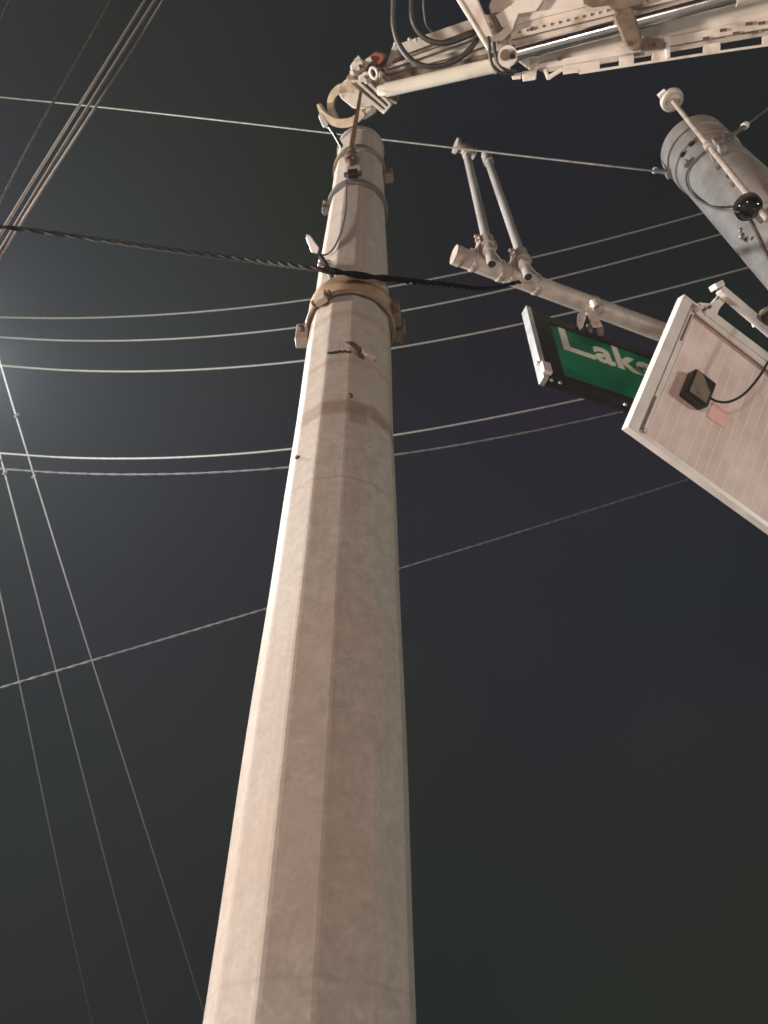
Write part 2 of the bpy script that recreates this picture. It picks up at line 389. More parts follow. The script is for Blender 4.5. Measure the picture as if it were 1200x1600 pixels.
def band(name, z, h, off, m_, tilt=0, tdir=-30, label=None, degs=(0, 360), seg=5, th=.006):
    """strap round the pole; tilt lowers it toward tdir"""
    b = NB(); degsL = [degs[0] + (degs[1] - degs[0]) * i / 72 for i in range(73)]
    full = degs[1] - degs[0] == 360
    if full: degsL = degsL[:-1]
    rows = []
    for d in degsL:
        zc = z - tilt * math.cos(math.radians(d - tdir)); o = off + .0
        rows.append([b.verts.new(V((PX, PY, 0)) + pdir(d) * (prad(zc) + o + e) + V((0, 0, zc + s * h / 2))) for s, e in ((-1, -.012), (-1, th), (1, th), (1, -.012))])
    N = len(rows)
    for i in range(N if full else N - 1):
        a, c = rows[i], rows[(i + 1) % N]
        for k in range(4): b.faces.new((a[k], a[(k + 1) % 4], c[(k + 1) % 4], c[k]))
    if not full: b.faces.new(rows[0]); b.faces.new(rows[-1])
    return pole.part(name, b, m_, label=label, smooth=True)
def ear(parent, deg, z, w, d, h, m_, name='clamp_ear', off=0):
    c = V((PX, PY, z)) + pdir(deg) * (prad(z) + off + d / 2); a = pdir(deg); s = a.cross(V((0, 0, 1)))
    b = NB(); obox(b, c, (a, s, V((0, 0, 1))), (d, w, h), .004)
    e = pole.part(name, b, m_, parent)
    b = NB(); bolt(b, c + s * (w / 2), s, .012, .02); bolt(b, c - s * (w / 2), -s, .012, .02); pole.part('bolt', b, M['rust'], parent)
    return e
b1_ = band('pole_band', pz(228), .05, .004, M['band'], label='olive brown band nearest the pole top')
ear(b1_, 82, pz(232) - .02, .05, .05, .09, M['band']); ear(b1_, -92, pz(280), .04, .035, .08, M['slate'])
b2_ = band('pole_band', pz(282), .045, .006, M['slate'], .02, 60, label='loose slate grey band drooping to the right')
ear(b2_, -12, pz(274), .05, .03, .06, M['black'], 'buckle')
b3_ = band('pole_band', pz(446), .125, .006, M['yellow'], .0, 0, label='wide yellow orange band with dark lower rim', th=.01)
zb = pz(446) - .07
m = NB(); tube(m, [V((PX, PY, zb)) + pdir(d) * (prad(zb) + .014) for d in range(-178, 180, 6)], .0085, 8, cap=True); pole.part('band_rim', m, M['band'], b3_, smooth=True)
ear(b3_, 74, pz(446) + .0, .06, .035, .12, M['brown'], off=.01)
ear(b3_, -40, zb - .01, .05, .03, .06, M['steel'], 'buckle', off=.01)
ear(b3_, -96, zb - .03, .05, .05, .11, M['steel'], 'wire_clamp', off=.005); ear(b3_, 97, zb + .07, .05, .06, .12, M['brown'], 'wire_clamp', off=.005)
# torn weld
zc = pz(547)
m = NB(); jag = []
for i in range(15):
    d = -27 + i * 2.1; jag.append((d, zc + .0022 * math.sin(i * 1.9) - (.012 if i > 9 else 0) * (i - 9) / 6 + random.uniform(-.0015, .0015)))
for (d0, z0), (d1, z1) in zip(jag, jag[1:]):
    w = .006 + .002 * math.sin(d0)
    prism(m, [ppt(d0, z0 - w, .0), ppt(d1, z1 - w, .0), ppt(d1, z1 + w * .4, .0), ppt(d0, z0 + w * .4, .0)], pdir(d0), .004)
pole.part('crack', m, M['hole'], label='dark jagged crack across the front of the shaft')
m = NB()
for (d0, z0), (d1, z1) in zip(jag, jag[1:]):
    prism(m, [ppt(d0, z0 + .004, -.002), ppt(d1, z1 + .004, -.002), ppt(d1, z1 + .010, -.002), ppt(d0, z0 + .010, -.002)], pdir(d0), .007)
prism(m, [ppt(13, zc - .012, -.004), ppt(20, zc - .03, -.004), ppt(31, zc - .032, -.004), ppt(32, zc - .008, -.004), ppt(22, zc + .012, -.004), ppt(15, zc + .012, -.004)], pdir(22), .026, .006)
pole.part('torn_lip', m, M['galv'], label='pale bent lip of metal above the crack')
m = NB(); prism(m, [ppt(-7, zc + .055, 0), ppt(15, zc - .005, 0), ppt(15, zc + .03, 0), ppt(4, zc + .055, 0)], pdir(5), .008, .003); prism(m, [ppt(10, zc - .02, 0), ppt(18, zc - .035, 0), ppt(18, zc - .01, 0), ppt(10, zc - .0, 0)], pdir(14), .010, .002)
pole.part('scorched_patch', m, M['scorch'])
m = NB(); tube(m, [ppt(4, pz(618), -.01), ppt(4, pz(618), .008)], .008, 8); pole.part('bolt', m, M['rust'])
m = NB(); tube(m, [ppt(-55, pz(690), -.01), ppt(-55, pz(690), .006)], .007, 8); pole.part('bolt', m, M['rust'])
# thin cable looping down the shaft
lp = [(541, 283, 1), (541, 305, 1), (539, 335, 1), (532, 365, 1), (521, 388, 1), (511, 397, 1), (503, 398, 1)]
def on_pole(x, y, off=.012):
    """point just outside the pole's surface on the ray through x,y"""
    d = ray(x, y); lo, hi = .5, 7.
    a = d.x ** 2 + d.y ** 2; D = None
    for i in range(1200):
        D = 1.5 + i * .004; q = CAM + d * D
        if math.hypot(q.x - PX, q.y - PY) < prad(q.z) * .985 + off: return q
    # grazing: nearest approach
    D = (d.x * PX + d.y * PY) / a; return CAM + d * D
m = NB(); tube(m, smooth([on_pole(x, y) for x, y, _ in lp[:-2]] + [P(511, 397, on_pole(521, 388).y * 0 + (on_pole(521, 388) - CAM).dot(V((0, cP, sP)))), P(502, 399, (on_pole(521, 388) - CAM).dot(V((0, cP, sP))))]), .0042, 6)
pole.part('loop_wire', m, M['slate'], smooth=True)
def depth(q): return (q - CAM).dot(V((0, cP, sP)))
# pole step pins with pale blades
def pin(pts_dark, blade, D, label):
    m = NB(); tube(m, [P(x, y, D) for x, y in pts_dark], [.011] * len(pts_dark), 8); o = pole.part('pin', m, M['black'], label=label, smooth=True)
    (x0, y0, w0), (x1, y1, w1) = blade
    k = D / F; t_ = (P(x1, y1, D) - P(x0, y0, D)).normalized(); nn = -ray(x0, y0).normalized(); s_ = t_.cross(nn).normalized()
    a, c = P(x0, y0, D), P(x1, y1, D)
    m = NB(); prism(m, [a + s_ * w0 * k, c + s_ * w1 * k, c + t_ * w1 * k, c - s_ * w1 * k, a - s_ * w0 * k, a - t_ * w0 * k], nn, .018, .004); pole.part('blade', m, M['alu'], o)
dtop = depth(on_pole(540, 228))
pin([(510, 192), (522, 208), (534, 229)], ((501, 180, 4), (509, 196, 5)), dtop - .03, 'dark pin with pale blade tip at the topmost band')
dmid = depth(on_pole(518, 430))
pin([(500, 399), (509, 413), (519, 434)], ((481, 369, 4), (493, 391, 7)), dmid - .03, 'dark pin with pale blade tip above the yellow band')
m = NB()
for x, y, r in ((502, 408, .014), (500, 414, .012), (513, 410, .012)): bmesh.ops.create_icosphere(m, subdivisions=2, radius=r, matrix=Matrix.Translation(P(x, y, dmid - .02)))
pole.part('shackle', m, M['steel'], smooth=True)

# ------------------------------------------------------------------ crane boom
A = P(600, 115, 4.9); Bq = P(1200, 30, 4.35)
XB = (Bq - A).normalized(); NBm = (CAM - A); NBm = (NBm - XB * NBm.dot(XB)).normalized(); YB = NBm.cross(XB)
if YB.dot(V((0, -sP, cP))) < 0: YB = -YB
def bl(x, y, off=0): return hit(x, y, A + NBm * off, NBm)
boom = Thing('crane_boom', 'white hydraulic crane boom reaching over the pole top from the right', 'crane boom', bl(1900, -40, -.2))
def bp(name, poly, off, th, m_, parent=None, bev=.004, label=None, pieces=None):
    b = NB()
    for pl in ([poly] if pieces is None else pieces): prism(b, [bl(x, y, off) for x, y in pl], NBm, th, bev)
    return boom.part(name, b, m_, parent, label)
def bt(name, pts, r, m_, parent=None, seg=14, sm=True, label=None, n=6):
    b = NB(); q = [bl(*p) for p in pts]; q = smooth(q, n) if (sm and len(q) > 2) else q
    tube(b, q, r, seg); return boom.part(name, b, m_, parent, label, smooth=True)
main = bp('outer_section', [(800, 66), (781, 40), (772, 14), (790, -30), (830, -60), (1900, -330), (1900, -60), (1200, 50), (905, 100), (834, 109), (812, 92)], -.36, .36, M['white'], bev=.01)
bp('top_rail', [(800, 62), (975, 19), (1900, -190), (1900, -206), (975, 7), (797, 50)], -.01, .035, M['white'], main)
b = NB()
for i in range(26):
    x = 812 + i * 12.5; p = bl(x, 56 - (x - 800) * .245 - 3, .024); bolt(b, p, NBm, .008, .006)
boom.part('rivet', b, M['brown'], main)
bp('side_plate', [(838, 100), (1200, 27), (1900, -120), (1900, -85), (1200, 44), (905, 98), (838, 108)], -.005, .03, M['white'], main)
bp('lid', [(795, 45), (830, 32), (985, -6), (1000, -40), (830, -40), (783, 10)], -.01, .02, M['white'], main)
# slotted lower flange: two rails joined by lugs, night sky shows through the slots
lowy = lambda x: 116 - (x - 905) * .155 + (0 if x < 1000 else (x - 1000) ** 2 * .00004)
upy = lambda x: 102 - (x - 905) * .155 + (0 if x < 1000 else (x - 1000) ** 2 * .00004)
b = NB(); xs = list(range(905, 1901, 83))
def strip(b, f0, f1, x0, x1, off, th):
    n_ = max(1, int((x1 - x0) / 60)); xx = [x0 + (x1 - x0) * i / n_ for i in range(n_ + 1)]
    prism(b, [bl(x, f0(x), off) for x in xx] + [bl(x, f1(x), off) for x in xx[::-1]], NBm, th, .002)
strip(b, lambda x: lowy(x) - 4, lowy, 905, 1900, -.02, .05)
slots = [(937, 967), (990, 1018), (1046, 1098), (1124, 1190), (1230, 1290), (1330, 1390), (1430, 1490), (1530, 1590), (1630, 1690), (1730, 1790)]
prev = 880
for s0, s1 in slots + [(1900, 1900)]:
    strip(b, lambda x: upy(x) - 3, lambda x: lowy(x) - 3.4, prev, s0, -.017, .044); prev = s1
boom.part('slotted_flange', b, M['white'], main)
bp('flange_edge', [(836, 108), (905, 97), (1200, 47), (1900, -70), (1900, -60), (1200, 55), (905, 106), (850, 113)], -.03, .055, M['offwhite'], main)
b = NB(); ks = [(995, 85), (1150, 52), (1180, 50), (1103, 60), (1130, 47), (1170, 37), (1190, 36)]
for x, y in ks: obox(b, bl(x, y, .03), (XB, YB, NBm), (.035, .016, .014))
for x, y in ((874, 92), (958, 12), (831, 45), (1020, 66)): bolt(b, bl(x, y, .022), NBm, .012, .008)
boom.part('bolt', b, M['rust'], main)
bp('end_strut', None, .0, .03, M['white'], main, pieces=[[(848, 108), (854, 107), (861, 124), (855, 125)], [(855, 118), (876, 106), (905, 108), (904, 114), (878, 112), (858, 125)]])
bp('end_block', None, -.02, .07, M['white'], main, pieces=[[(800, 116), (815, 113), (815, 123), (802, 124)], [(816, 112), (840, 108), (838, 124), (818, 127)], [(828, 96), (842, 94), (842, 108), (828, 110)]])
# diagonal strut, upper brackets
strut = bp('strut', [(706, -14), (742, -14), (779, 72), (766, 84)], .05, .06, M['white'], bev=.006)
bp('strut_side_tone', [(706, -14), (711, -14), (769, 82), (766, 84)], .11, .01, M['frame'], strut, bev=.001)  # thin paler plate puts the strut's side shading into colour
bp('gusset', None, .0, .05, M['white'], main, pieces=[[(769, 64), (800, 32), (806, 34), (802, 48), (786, 64)], [(775, 24), (800, 8), (812, 20), (806, 36), (786, 44)], [(800, 8), (830, -20), (850, 0), (838, 18), (812, 22)]])
bp('recess_shade', [(764, 22), (784, 18), (792, 40), (778, 52)], -.01, .02, M['brown'], main)  # flat brown plate coloured in for the shade of a recess
# hydraulic cylinder
rod = bt('hydraulic_rod', [(797, 87, .10), (1130, -1, .10), (1900, -205, .10)], .041, M['chrome'], sm=False, seg=32)
b = NB(); tube(b, [bl(793, 88, .02), bl(793, 88, .15)], .058, 20); boom.part('rod_eye', b, M['white'], rod, smooth=True)
b = NB(); tube(b, [bl(789, 86, .15), bl(789, 86, .165)], .03, 14); boom.part('pin', b, M['brown'], rod, smooth=True)
b = NB(); tube(b, [bl(797, 87, .10), bl(806, 84.6, .10)], .052, 20); boom.part('rod_collar', b, M['black'], rod, smooth=True)
b = NB(); q0, q1 = bl(1150, -8, .10), bl(1900, -205, .10); tube(b, [q0, q1], .058, 24); boom.part('cylinder_barrel', b, M['white'], rod, smooth=True)
cl = bp('rod_clamp', [(957, 30), (962, 17), (987, 12), (996, 40), (1003, 66), (998, 79), (986, 80), (974, 68), (966, 48)], .05, .115, M['brown'], bev=.012, label='brown grimy clamp around the chrome rod')
bp('clamp_foot', [(996, 64), (1010, 58), (1030, 60), (1040, 68), (1036, 77), (1000, 80)], .0, .08, M['brown'], cl)
bp('clamp_top', [(908, -12), (1000, -20), (1004, 6), (985, 12), (962, 20), (950, 8), (925, 12), (912, 6)], .0, .07, M['brown'], cl)  # bracket top; its left lobe also colours in a shadowed dark patch
b = NB(); bolt(b, bl(984, 68, .16), NBm, .014, .01); bolt(b, bl(1022, 70, .08), NBm, .012, .01); boom.part('bolt', b, M['rust'], cl)
bp('warning_plate', [(1036, 58), (1046, 56), (1047, 90), (1041, 92)], .03, .02, M['frame'], main)
# inner (extension) section
inner = bp('inner_section', [(600, 110), (616, 94), (626, 66), (640, 66), (742, 32), (830, 6), (850, 60), (796, 92), (700, 118), (640, 130), (612, 128)], -.32, .22, M['offwhite'], bev=.006)
bp('inner_plate', [(626, 68), (760, 22), (766, 36), (636, 84)], -.10, .03, M['offwhite'], inner)
bp('inner_rib', None, -.10, .035, M['offwhite'], inner, pieces=[[(604, 104), (770, 44), (772, 50), (606, 109)], [(604, 111), (700, 84), (780, 58), (782, 64), (700, 92), (608, 115)]])
bp('inner_groove', [(616, 92), (770, 38), (771, 43), (612, 99)], -.10, .012, M['brown'], inner)
bp('under_beam', [(612, 120), (795, 76), (796, 92), (690, 112), (612, 134)], -.12, .05, M['brown'], inner)
b = NB()
for x, y in ((601, 107), (618, 68), (640, 62), (650, 62), (604, 112)): bmesh.ops.create_icosphere(b, subdivisions=2, radius=.014, matrix=Matrix.Translation(bl(x, y, -.08)))
boom.part('bolt', b, M['steel'], inner, smooth=True)
# pale pipe
pipe = bt('pipe', [(602, 141, .04), (796, 97, .04)], .0415, M['pipe'], sm=False, seg=24)
b = NB(); tube(b, [bl(590, 142, .04), bl(596, 141.5, .04), bl(603, 140.5, .04)], [.026, .034, .034], 16); boom.part('pipe_end', b, M['pipe'], pipe, smooth=True)
b = NB(); tube(b, [bl(770, 103, .04), bl(775, 102, .04)], .046, 20); boom.part('pipe_collar', b, M['offwhite'], pipe, smooth=True)
# hoses
H = [([(617, -40, .02), (615, 0, .03), (615, 40, .05), (624, 70, .06), (643, 94, .07), (668, 104, .07), (700, 100, .05), (727, 84, .03), (746, 62, -.02)], .017),
     ([(645, -40, .0), (643, 0, .02), (644, 30, .04), (656, 53, .05), (678, 66, .06), (705, 66, .05), (735, 54, .02), (750, 46, -.03)], .016),
     ([(664, -30, -.12), (662, 0, -.1), (663, 20, -.1), (667, 40, -.1), (680, 54, -.1)], .008),
     ([(757, 48, .02), (764, 62, .12), (765, 84, .14), (770, 102, .14), (784, 114, .12), (802, 116, .06)], .010),
     ([(772, 66, .12), (774, 84, .14), (780, 100, .14), (792, 110, .12), (806, 112, .05)], .010)]
for pts, r in H: bt('hose', pts, r, M['hose'])
# tip head
head = bp('tip_head', [(534, 138), (546, 124), (562, 116), (578, 122), (600, 118), (612, 128), (608, 148), (586, 166), (560, 168), (540, 152)], -.14, .13, M['offwhite'], bev=.008)
def bbar(pts, w, off, th, m_=None, nm='tip_bar'):
    b = NB()
    for (x0, y0), (x1, y1) in zip(pts, pts[1:]):
        p0, p1 = bl(x0, y0, off), bl(x1, y1, off); obox(b, (p0 + p1) / 2, (p1 - p0, NBm.cross(p1 - p0), NBm), ((p1 - p0).length + w * .5, w, th), .003)
    return boom.part(nm, b, m_ or M['offwhite'], head)
bbar([(548, 132), (601, 175)], .022, .02, .05); bbar([(561, 128), (606, 169)], .016, .03, .05); bbar([(574, 127), (611, 163)], .018, .02, .05)
bbar([(601, 175), (611, 163)], .016, .035, .04); bbar([(562, 128), (572, 124)], .016, .035, .04)
bp('tip_slot', [(566, 136), (570, 133), (602, 164), (600, 168)], .0, .012, M['hole'], head)
bp('tip_plate', [(545, 140), (560, 142), (590, 166), (588, 176), (572, 186), (562, 178), (556, 160)], -.06, .03, M['offwhite'], head)
bp('tab', [(566, 167), (573, 167), (569, 187), (563, 187)], .0, .03, M['pipe'], head)
bp('tip_block', [(553, 101), (560, 93), (571, 92), (577, 99), (575, 110), (565, 119), (554, 113)], -.10, .11, M['offwhite'], head, bev=.012)
bp('tip_lug', [(563, 119), (573, 111), (581, 111), (586, 124), (577, 131), (566, 130)], -.04, .07, M['offwhite'], head, bev=.008)
bp('tip_lug', [(582, 104), (592, 100), (600, 106), (596, 118), (584, 120)], -.10, .06, M['brown'], head, bev=.008)
bp('tip_lug', [(545, 120), (552, 112), (560, 116), (558, 126), (549, 130)], -.08, .07, M['brown'], head, bev=.006)
b = NB()
for (x0, y0), (x1, y1), r, o0 in (((549, 116), (563, 106), .022, .02), ((556, 97), (563, 90), .018, -.02), ((573, 97), (581, 92), .018, .0), ((568, 122), (574, 130), .014, .04), ((592, 122), (597, 112), .014, .0)):
    tube(b, [bl(x0, y0, o0), bl(x1, y1, o0)], r, 12)
boom.part('tip_fitting', b, M['offwhite'], head, smooth=True)
b = NB(); c_ = [bl(584 + 4.5 * math.cos(a) + 3.5 * math.sin(a), 114 - 3 * math.cos(a) + 8 * math.sin(a), .05) for a in (k * math.pi / 10 for k in range(21))]
tube(b, c_, .009, 8, cap=False); boom.part('link', b, M['pipe'], head, smooth=True)
b = NB(); c_ = [bl(570 + 3.5 * math.cos(a), 101 + 4 * math.sin(a), .02) for a in (k * math.pi / 8 for k in range(17))]
tube(b, c_, .006, 8, cap=False); boom.part('link', b, M['brown'], head, smooth=True)
for x, y in ((563, 104), (572, 120), (556, 122), (590, 108)):
    b = NB(); bolt(b, bl(x, y, .01 if x == 563 else .03 if x == 572 else -.01), NBm, .011, .016); boom.part('bolt', b, M['rust'], head)
b = NB(); tube(b, [bl(550, 115, .04), bl(553, 113, .04)], .018, 10); boom.part('pin', b, M['pipe'], head, smooth=True)
bp('red_block', [(579, 98), (582, 87), (592, 80), (604, 83), (606, 90), (598, 101), (588, 103)], -.10, .09, M['red'], head, bev=.008, label='rust red block between tip and inner section')
bp('red_lug', [(541, 128), (551, 114), (556, 118), (548, 131)], -.08, .06, M['red'], head)
b = NB(); tube(b, [bl(610, 150, -.1), bl(622, 156, -.1)], .03, 12); boom.part('tip_cap', b, M['brown'], head, smooth=True)
# claws
def claw(pts, ws, off, th):
    b = NB(); c = smooth([bl(x, y, off) for x, y in pts], 6); W_ = smooth([(w, 0, 0) for w in ws], 6)
    L = []; Rr = []
    for i, p in enumerate(c):
        t_ = (c[min(i + 1, len(c) - 1)] - c[max(i - 1, 0)]).normalized(); s_ = NBm.cross(t_); w = W_[i].x * .0041
        L.append(p + s_ * w); Rr.append(p - s_ * w)
    n_ = len(L)
    q = [[b.verts.new(v + NBm * h) for v in Q] for Q in (L, Rr) for h in (0, th)]
    for i in range(n_ - 1):
        for a, c_ in ((0, 1), (1, 3), (3, 2), (2, 0)): b.faces.new((q[a][i], q[a][i + 1], q[c_][i + 1], q[c_][i]))
    for i in (0, n_ - 1): b.faces.new((q[0][i], q[1][i], q[3][i], q[2][i]))
    return boom.part('claw', b, M['claw'], smooth=R_(50))
claw([(556, 134), (543, 136), (529, 141), (520, 154), (519, 170), (526, 184), (534, 196)], [9, 7.5, 6, 5, 4.5, 4, 3], -.06, .05)
claw([(500, 162), (506, 174), (516, 184), (530, 191), (545, 191), (558, 186), (570, 174)], [1.8, 3.2, 5, 6, 6.5, 6, 5.5], .0, .06)

# sling from the boom tip to the pole
q0 = bl(564, 142, .10); q1 = on_pole(549, 232, .02); q2 = on_pole(548, 244, .02)
sl = Thing('lifting_sling', 'tan webbing sling hanging from the boom tip to the pole top', 'sling', q2)
m = NB(); t_ = (q1 - q0).normalized(); vv = (CAM - q0).normalized(); s_ = t_.cross(vv).normalized()
prism(m, [q0 - s_ * .010, q1 - s_ * .013, q1 + s_ * .013, q0 + s_ * .010], vv, .006); sl.part('strap', m, M['copper'])
m = NB()
for dx, dy, r in ((0, 0, .034), (2, -8, .024), (-4, 6, .022), (6, 5, .02), (0, 9, .02), (-7, 1, .018)):
    b_ = bmesh.new(); bmesh.ops.create_icosphere(b_, subdivisions=2, radius=r, matrix=Matrix.Translation(on_pole(548 + dx, 245 + dy, .012))); join(m, b_)
sl.part('hook', m, M['rust'], smooth=True)

# ------------------------------------------------------------------ signal mast arm
ZA = 6.40
a0, a1 = Pz(713, 399, ZA), Pz(1040, 521, ZA); AX = (a1 - a0).normalized(); a2 = a0 + AX * 6.5
arm = Thing('mast_arm', 'bare horizontal grey mast arm carrying the green street sign', 'mast arm', a2)
m = NB(); tube(m, [a0, a0 + AX * .9, a1, a2], [.062, .064, .068, .095], 28); tb = arm.part('tube', m, M['galv'], smooth=True)
m = NB(); tube(m, [a0 - AX * .018, a0 + AX * .03], [.066, .068], 28); arm.part('end_cap', m, M['steel'], tb, smooth=True)
m = NB(); tube(m, [V((a2.x, a2.y, 0)), V((a2.x, a2.y, ZA + .5))], [.19, .15], 16); arm.part('upright', m, M['galv_cool'], smooth=True)
AS = AX.cross(V((0, 0, 1))).normalized(); UPZ = V((0, 0, 1))
if AS.y > 0: AS = -AS
def strap_on_arm(th, s, w=.02):
    p = a0 + AX * s; m = NB(); tube(m, [p - AX * w / 2, p + AX * w / 2], .0685, 28); return th.part('strap', m, M['steel'], smooth=True)
def at_arm(x): # distance along arm at an image column
    best = min((abs((lambda q: 600 + F * (q - CAM).x / depth(q))(a0 + AX * s / 200.) - x), s / 200.) for s in range(0, 700)); return best[1]
def signal_bracket(xb, yb, xt, yt, zoff, label, tee):
    s = at_arm(xb); q = a0 + AX * s
    d = ray(xb, yb); pl = q + AS * .115; D = (pl - CAM).dot(AS) / d.dot(AS); bot = CAM + d * D
    # nearly vertical tube; the top follows the photographed lean
    dt = ray(xt, yt); hz = math.hypot(bot.x - CAM.x, bot.y - CAM.y) / math.hypot(dt.x, dt.y); top = CAM + dt * hz
    t = Thing('signal_bracket', label, 'signal bracket', bot, 'empty signal brackets on the mast arm')
    ax = (top - bot).normalized()
    m = NB(); tube(m, [bot, top], .031, 22, hollow=.006); tb = t.part('tube', m, M['tube'], smooth=True)
    m = NB(); tube(m, [bot + ax * .002, bot + ax * .03], .0245, 18); t.part('tube_shade_plug', m, M['hole'], tb)  # near-black plug colours in the shade inside the open tube end
    m = NB(); tube(m, [top - ax * .16, top + ax * .01], .043 if not tee else .038, 18); cp = t.part('tube_cap', m, M['steel'], smooth=True)
    if tee:
        m = NB(); tube(m, [top - AX * .07 - ax * .03, top + AX * .07 - ax * .03], .04, 16)
        tube(m, [top - AX * .095 - ax * .03, top - AX * .07 - ax * .03], .062, 16); tube(m, [top + AX * .07 - ax * .03, top + AX * .085 - ax * .03], .05, 16)
        t.part('tee_fitting', m, M['steel'], cp, smooth=True)
    zc_ = ZA - .0
    k = bot + ax * ((zc_ + .10 - bot.z) / ax.z)
    m = NB(); tube(m, [k - ax * .06, k + ax * .05], .047, 18); tube(m, [k - ax * .15, k - ax * .10], .04, 18); c = t.part('collar', m, M['steel'], smooth=True)
    m = NB()
    for e in (-.045, .045): obox(m, k + AX * e * 1.3 - AS * .01, (AX, AS, ax), (.014, .05, .1), .003)
    for e in (-.03, .03): bolt(m, k - AX * .06 + ax * e, -AX, .012, .03)
    t.part('clamp_ear', m, M['steel'], c)
    m = NB()   # saddle: gusset plates from collar down onto the arm
    base = a0 + AX * s
    for e in (-.14, -.10, .04):
        g = base + AX * e
        prism(m, [g + UPZ * .05 + AS * .01, g + UPZ * .03 + AS * .06, k + AX * (e * .5) - AS * .0 - ax * .05, k + AX * (e * .4) - AS * .05 + ax * .02, g - AS * .03 + UPZ * .06], AX, .012, .002)
    obox(m, base - AX * .05 + UPZ * .06 + AS * .02, (AX, AS, UPZ), (.26, .07, .03), .006)
    t.part('saddle', m, M['steel'])
    for e in (-.14, .06):
        sp = strap_on_arm(t, s + e)
        m = NB(); p = a0 + AX * (s + e); bolt(m, p - UPZ * .062 + AS * .02, -UPZ, .012, .022); t.part('bolt', m, M['steel'], sp)
    return t
signal_bracket(769, 413, 727, 232, 0, 'left upright tube with a tee fitting on top, clamped near the mast arm tip', True)
signal_bracket(826, 433, 760, 243, 0, 'right upright tube with a plain round cap, clamped to the mast arm', False)

# ------------------------------------------------------------------ green street sign
ZS = 6.2
s0 = Pz(826, 489, ZS); s1 = Pz(1030, 560, ZS); SX = (s1 - s0).normalized(); SN = SX.cross(UPZ); SN = SN if SN.dot(CAM - s0) > 0 else -SN
def sp_(x, y, off=0): return hit(x, y, s0 + SN * off, SN)
def sc(x, y): q = sp_(x, y); return (q - s0).dot(SX), q.z - ZS
SH = -sc(855, 592)[1]
LEN = 1.62
sign = Thing('street_sign', 'green street name sign reading Lake in a black frame under the mast arm', 'street sign', s0 + SX * LEN / 2)
def srect(name, x0, x1, z0, z1, off, th, m_, parent=None, bev=.002, label=None):
    b = NB(); q = [s0 + SX * x + UPZ * z + SN * off for x, z in ((x0, z0), (x1, z0), (x1, z1), (x0, z1))]; prism(b, q, SN, th, bev); return sign.part(name, b, m_, parent, label)
gx0 = sc(856, 508)[0]; gz1 = sc(856, 507)[1]; gz0 = sc(881, 592)[1]
srect('backing', .01, LEN - .01, -SH + .01, -.01, -.06, .05, M['signframe'])
fr = srect('frame', 0, gx0, -SH, 0, -.02, .045, M['signframe'])
srect('frame_top', gx0, LEN, gz1, 0, -.02, .045, M['signframe'], fr); srect('frame_bottom', gx0, LEN, -SH, gz0, -.02, .045, M['signframe'], fr); srect('frame_end', LEN - .06, LEN, gz0, gz1, -.02, .045, M['signframe'], fr)
face = srect('face', gx0 - .01, LEN - .05, gz0 - .01, gz1 + .01, -.008, .012, M['green'])
e = srect('end_strip', -.035, 0, -SH - .045, .02, -.03, .065, M['alu'], label='pale metal strip along the left end')
b = NB(); obox(b, s0 - SX * .015 - UPZ * (SH - .03) + SN * .05, (SX, UPZ, SN), (.06, .1, .03), .005); obox(b, s0 - SX * .05 - UPZ * (SH - .09) + SN * .03, (SX, UPZ, SN), (.03, .02, .02), .003); sign.part('latch', b, M['frame'], e)
for x, y in ((862, 594), (875, 598), (977, 632)):
    b = NB(); c = sp_(x, y, .025); bolt(b, c, SN, .012, .006); sign.part('bolt', b, M['alu'])
# lettering
cu = bpy.data.curves.new('lettering', 'FONT'); cu.body = 'Lake'; cu.size = 1; cu.extrude = .002; cu.offset = .026; cu.space_character = 1.04
tmp = bpy.data.objects.new('tmp', cu); COL.objects.link(tmp); bpy.context.view_layer.update()
me = bpy.data.meshes.new_from_object(tmp.evaluated_get(bpy.context.evaluated_depsgraph_get()))
bpy.data.objects.remove(tmp)
xsv = [v.co.x for v in me.vertices]; Lx, Lz = sc(880, 545); Lt = sc(872, 514)[1]
capH = Lt - Lz
kz = capH / .68; wantL = sc(1001, 586)[0] - Lx
# x scale: the left stem of L to the right foot of k
w_full = max(xsv) - min(xsv); kx = wantL / (w_full * .765)
b = NB(); b.from_mesh(me); X0 = min(xsv); xL = X0 + .50
fx = lambda x: (x - X0 if x - X0 < .14 else .14 + (x - X0 - .14) * 1.75) if x < xL else x - X0 + .25
kx = wantL / (w_full * .775 + .25)
for v in b.verts:
    x, z, y = v.co; v.co = s0 + SX * (Lx + fx(x) * kx) + UPZ * (Lz + z * kz) + SN * (.006 + y * 1.0)
sign.part('lettering', b, M['letter'], face)
# hanger
hq = a0 + AX * at_arm(924)
b = NB(); obox(b, hq - UPZ * .07 + AS * .03, (AX, AS, UPZ), (.09, .07, .06), .008); hg = sign.part('hanger', b, M['steel'])
b = NB(); tube(b, [hq - AX * .025, hq + AX * .025], .071, 24); sign.part('strap', b, M['steel'], hg, smooth=True)
b = NB(); dH = depth(hq) - .12
for poly in ([(903, 490), (912, 484), (916, 494), (910, 512), (906, 516), (901, 508)], [(915, 482), (928, 478), (936, 498), (942, 510), (936, 512), (926, 512), (920, 498)]):
    prism(b, [P(x, y, dH) for x, y in poly], -ray(920, 495), .035, .005)
sign.part('hanger_arm', b, M['steel'], hg)
b = NB(); prism(b, [P(x, y, dH + .02) for x, y in ((931, 508), (943, 510), (944, 526), (934, 524))], -ray(920, 495), .03, .005); tube(b, [P(921, 506, dH), P(921, 520, dH + .02)], .02, 10); sign.part('hanger_foot', b, M['brown'], hg)
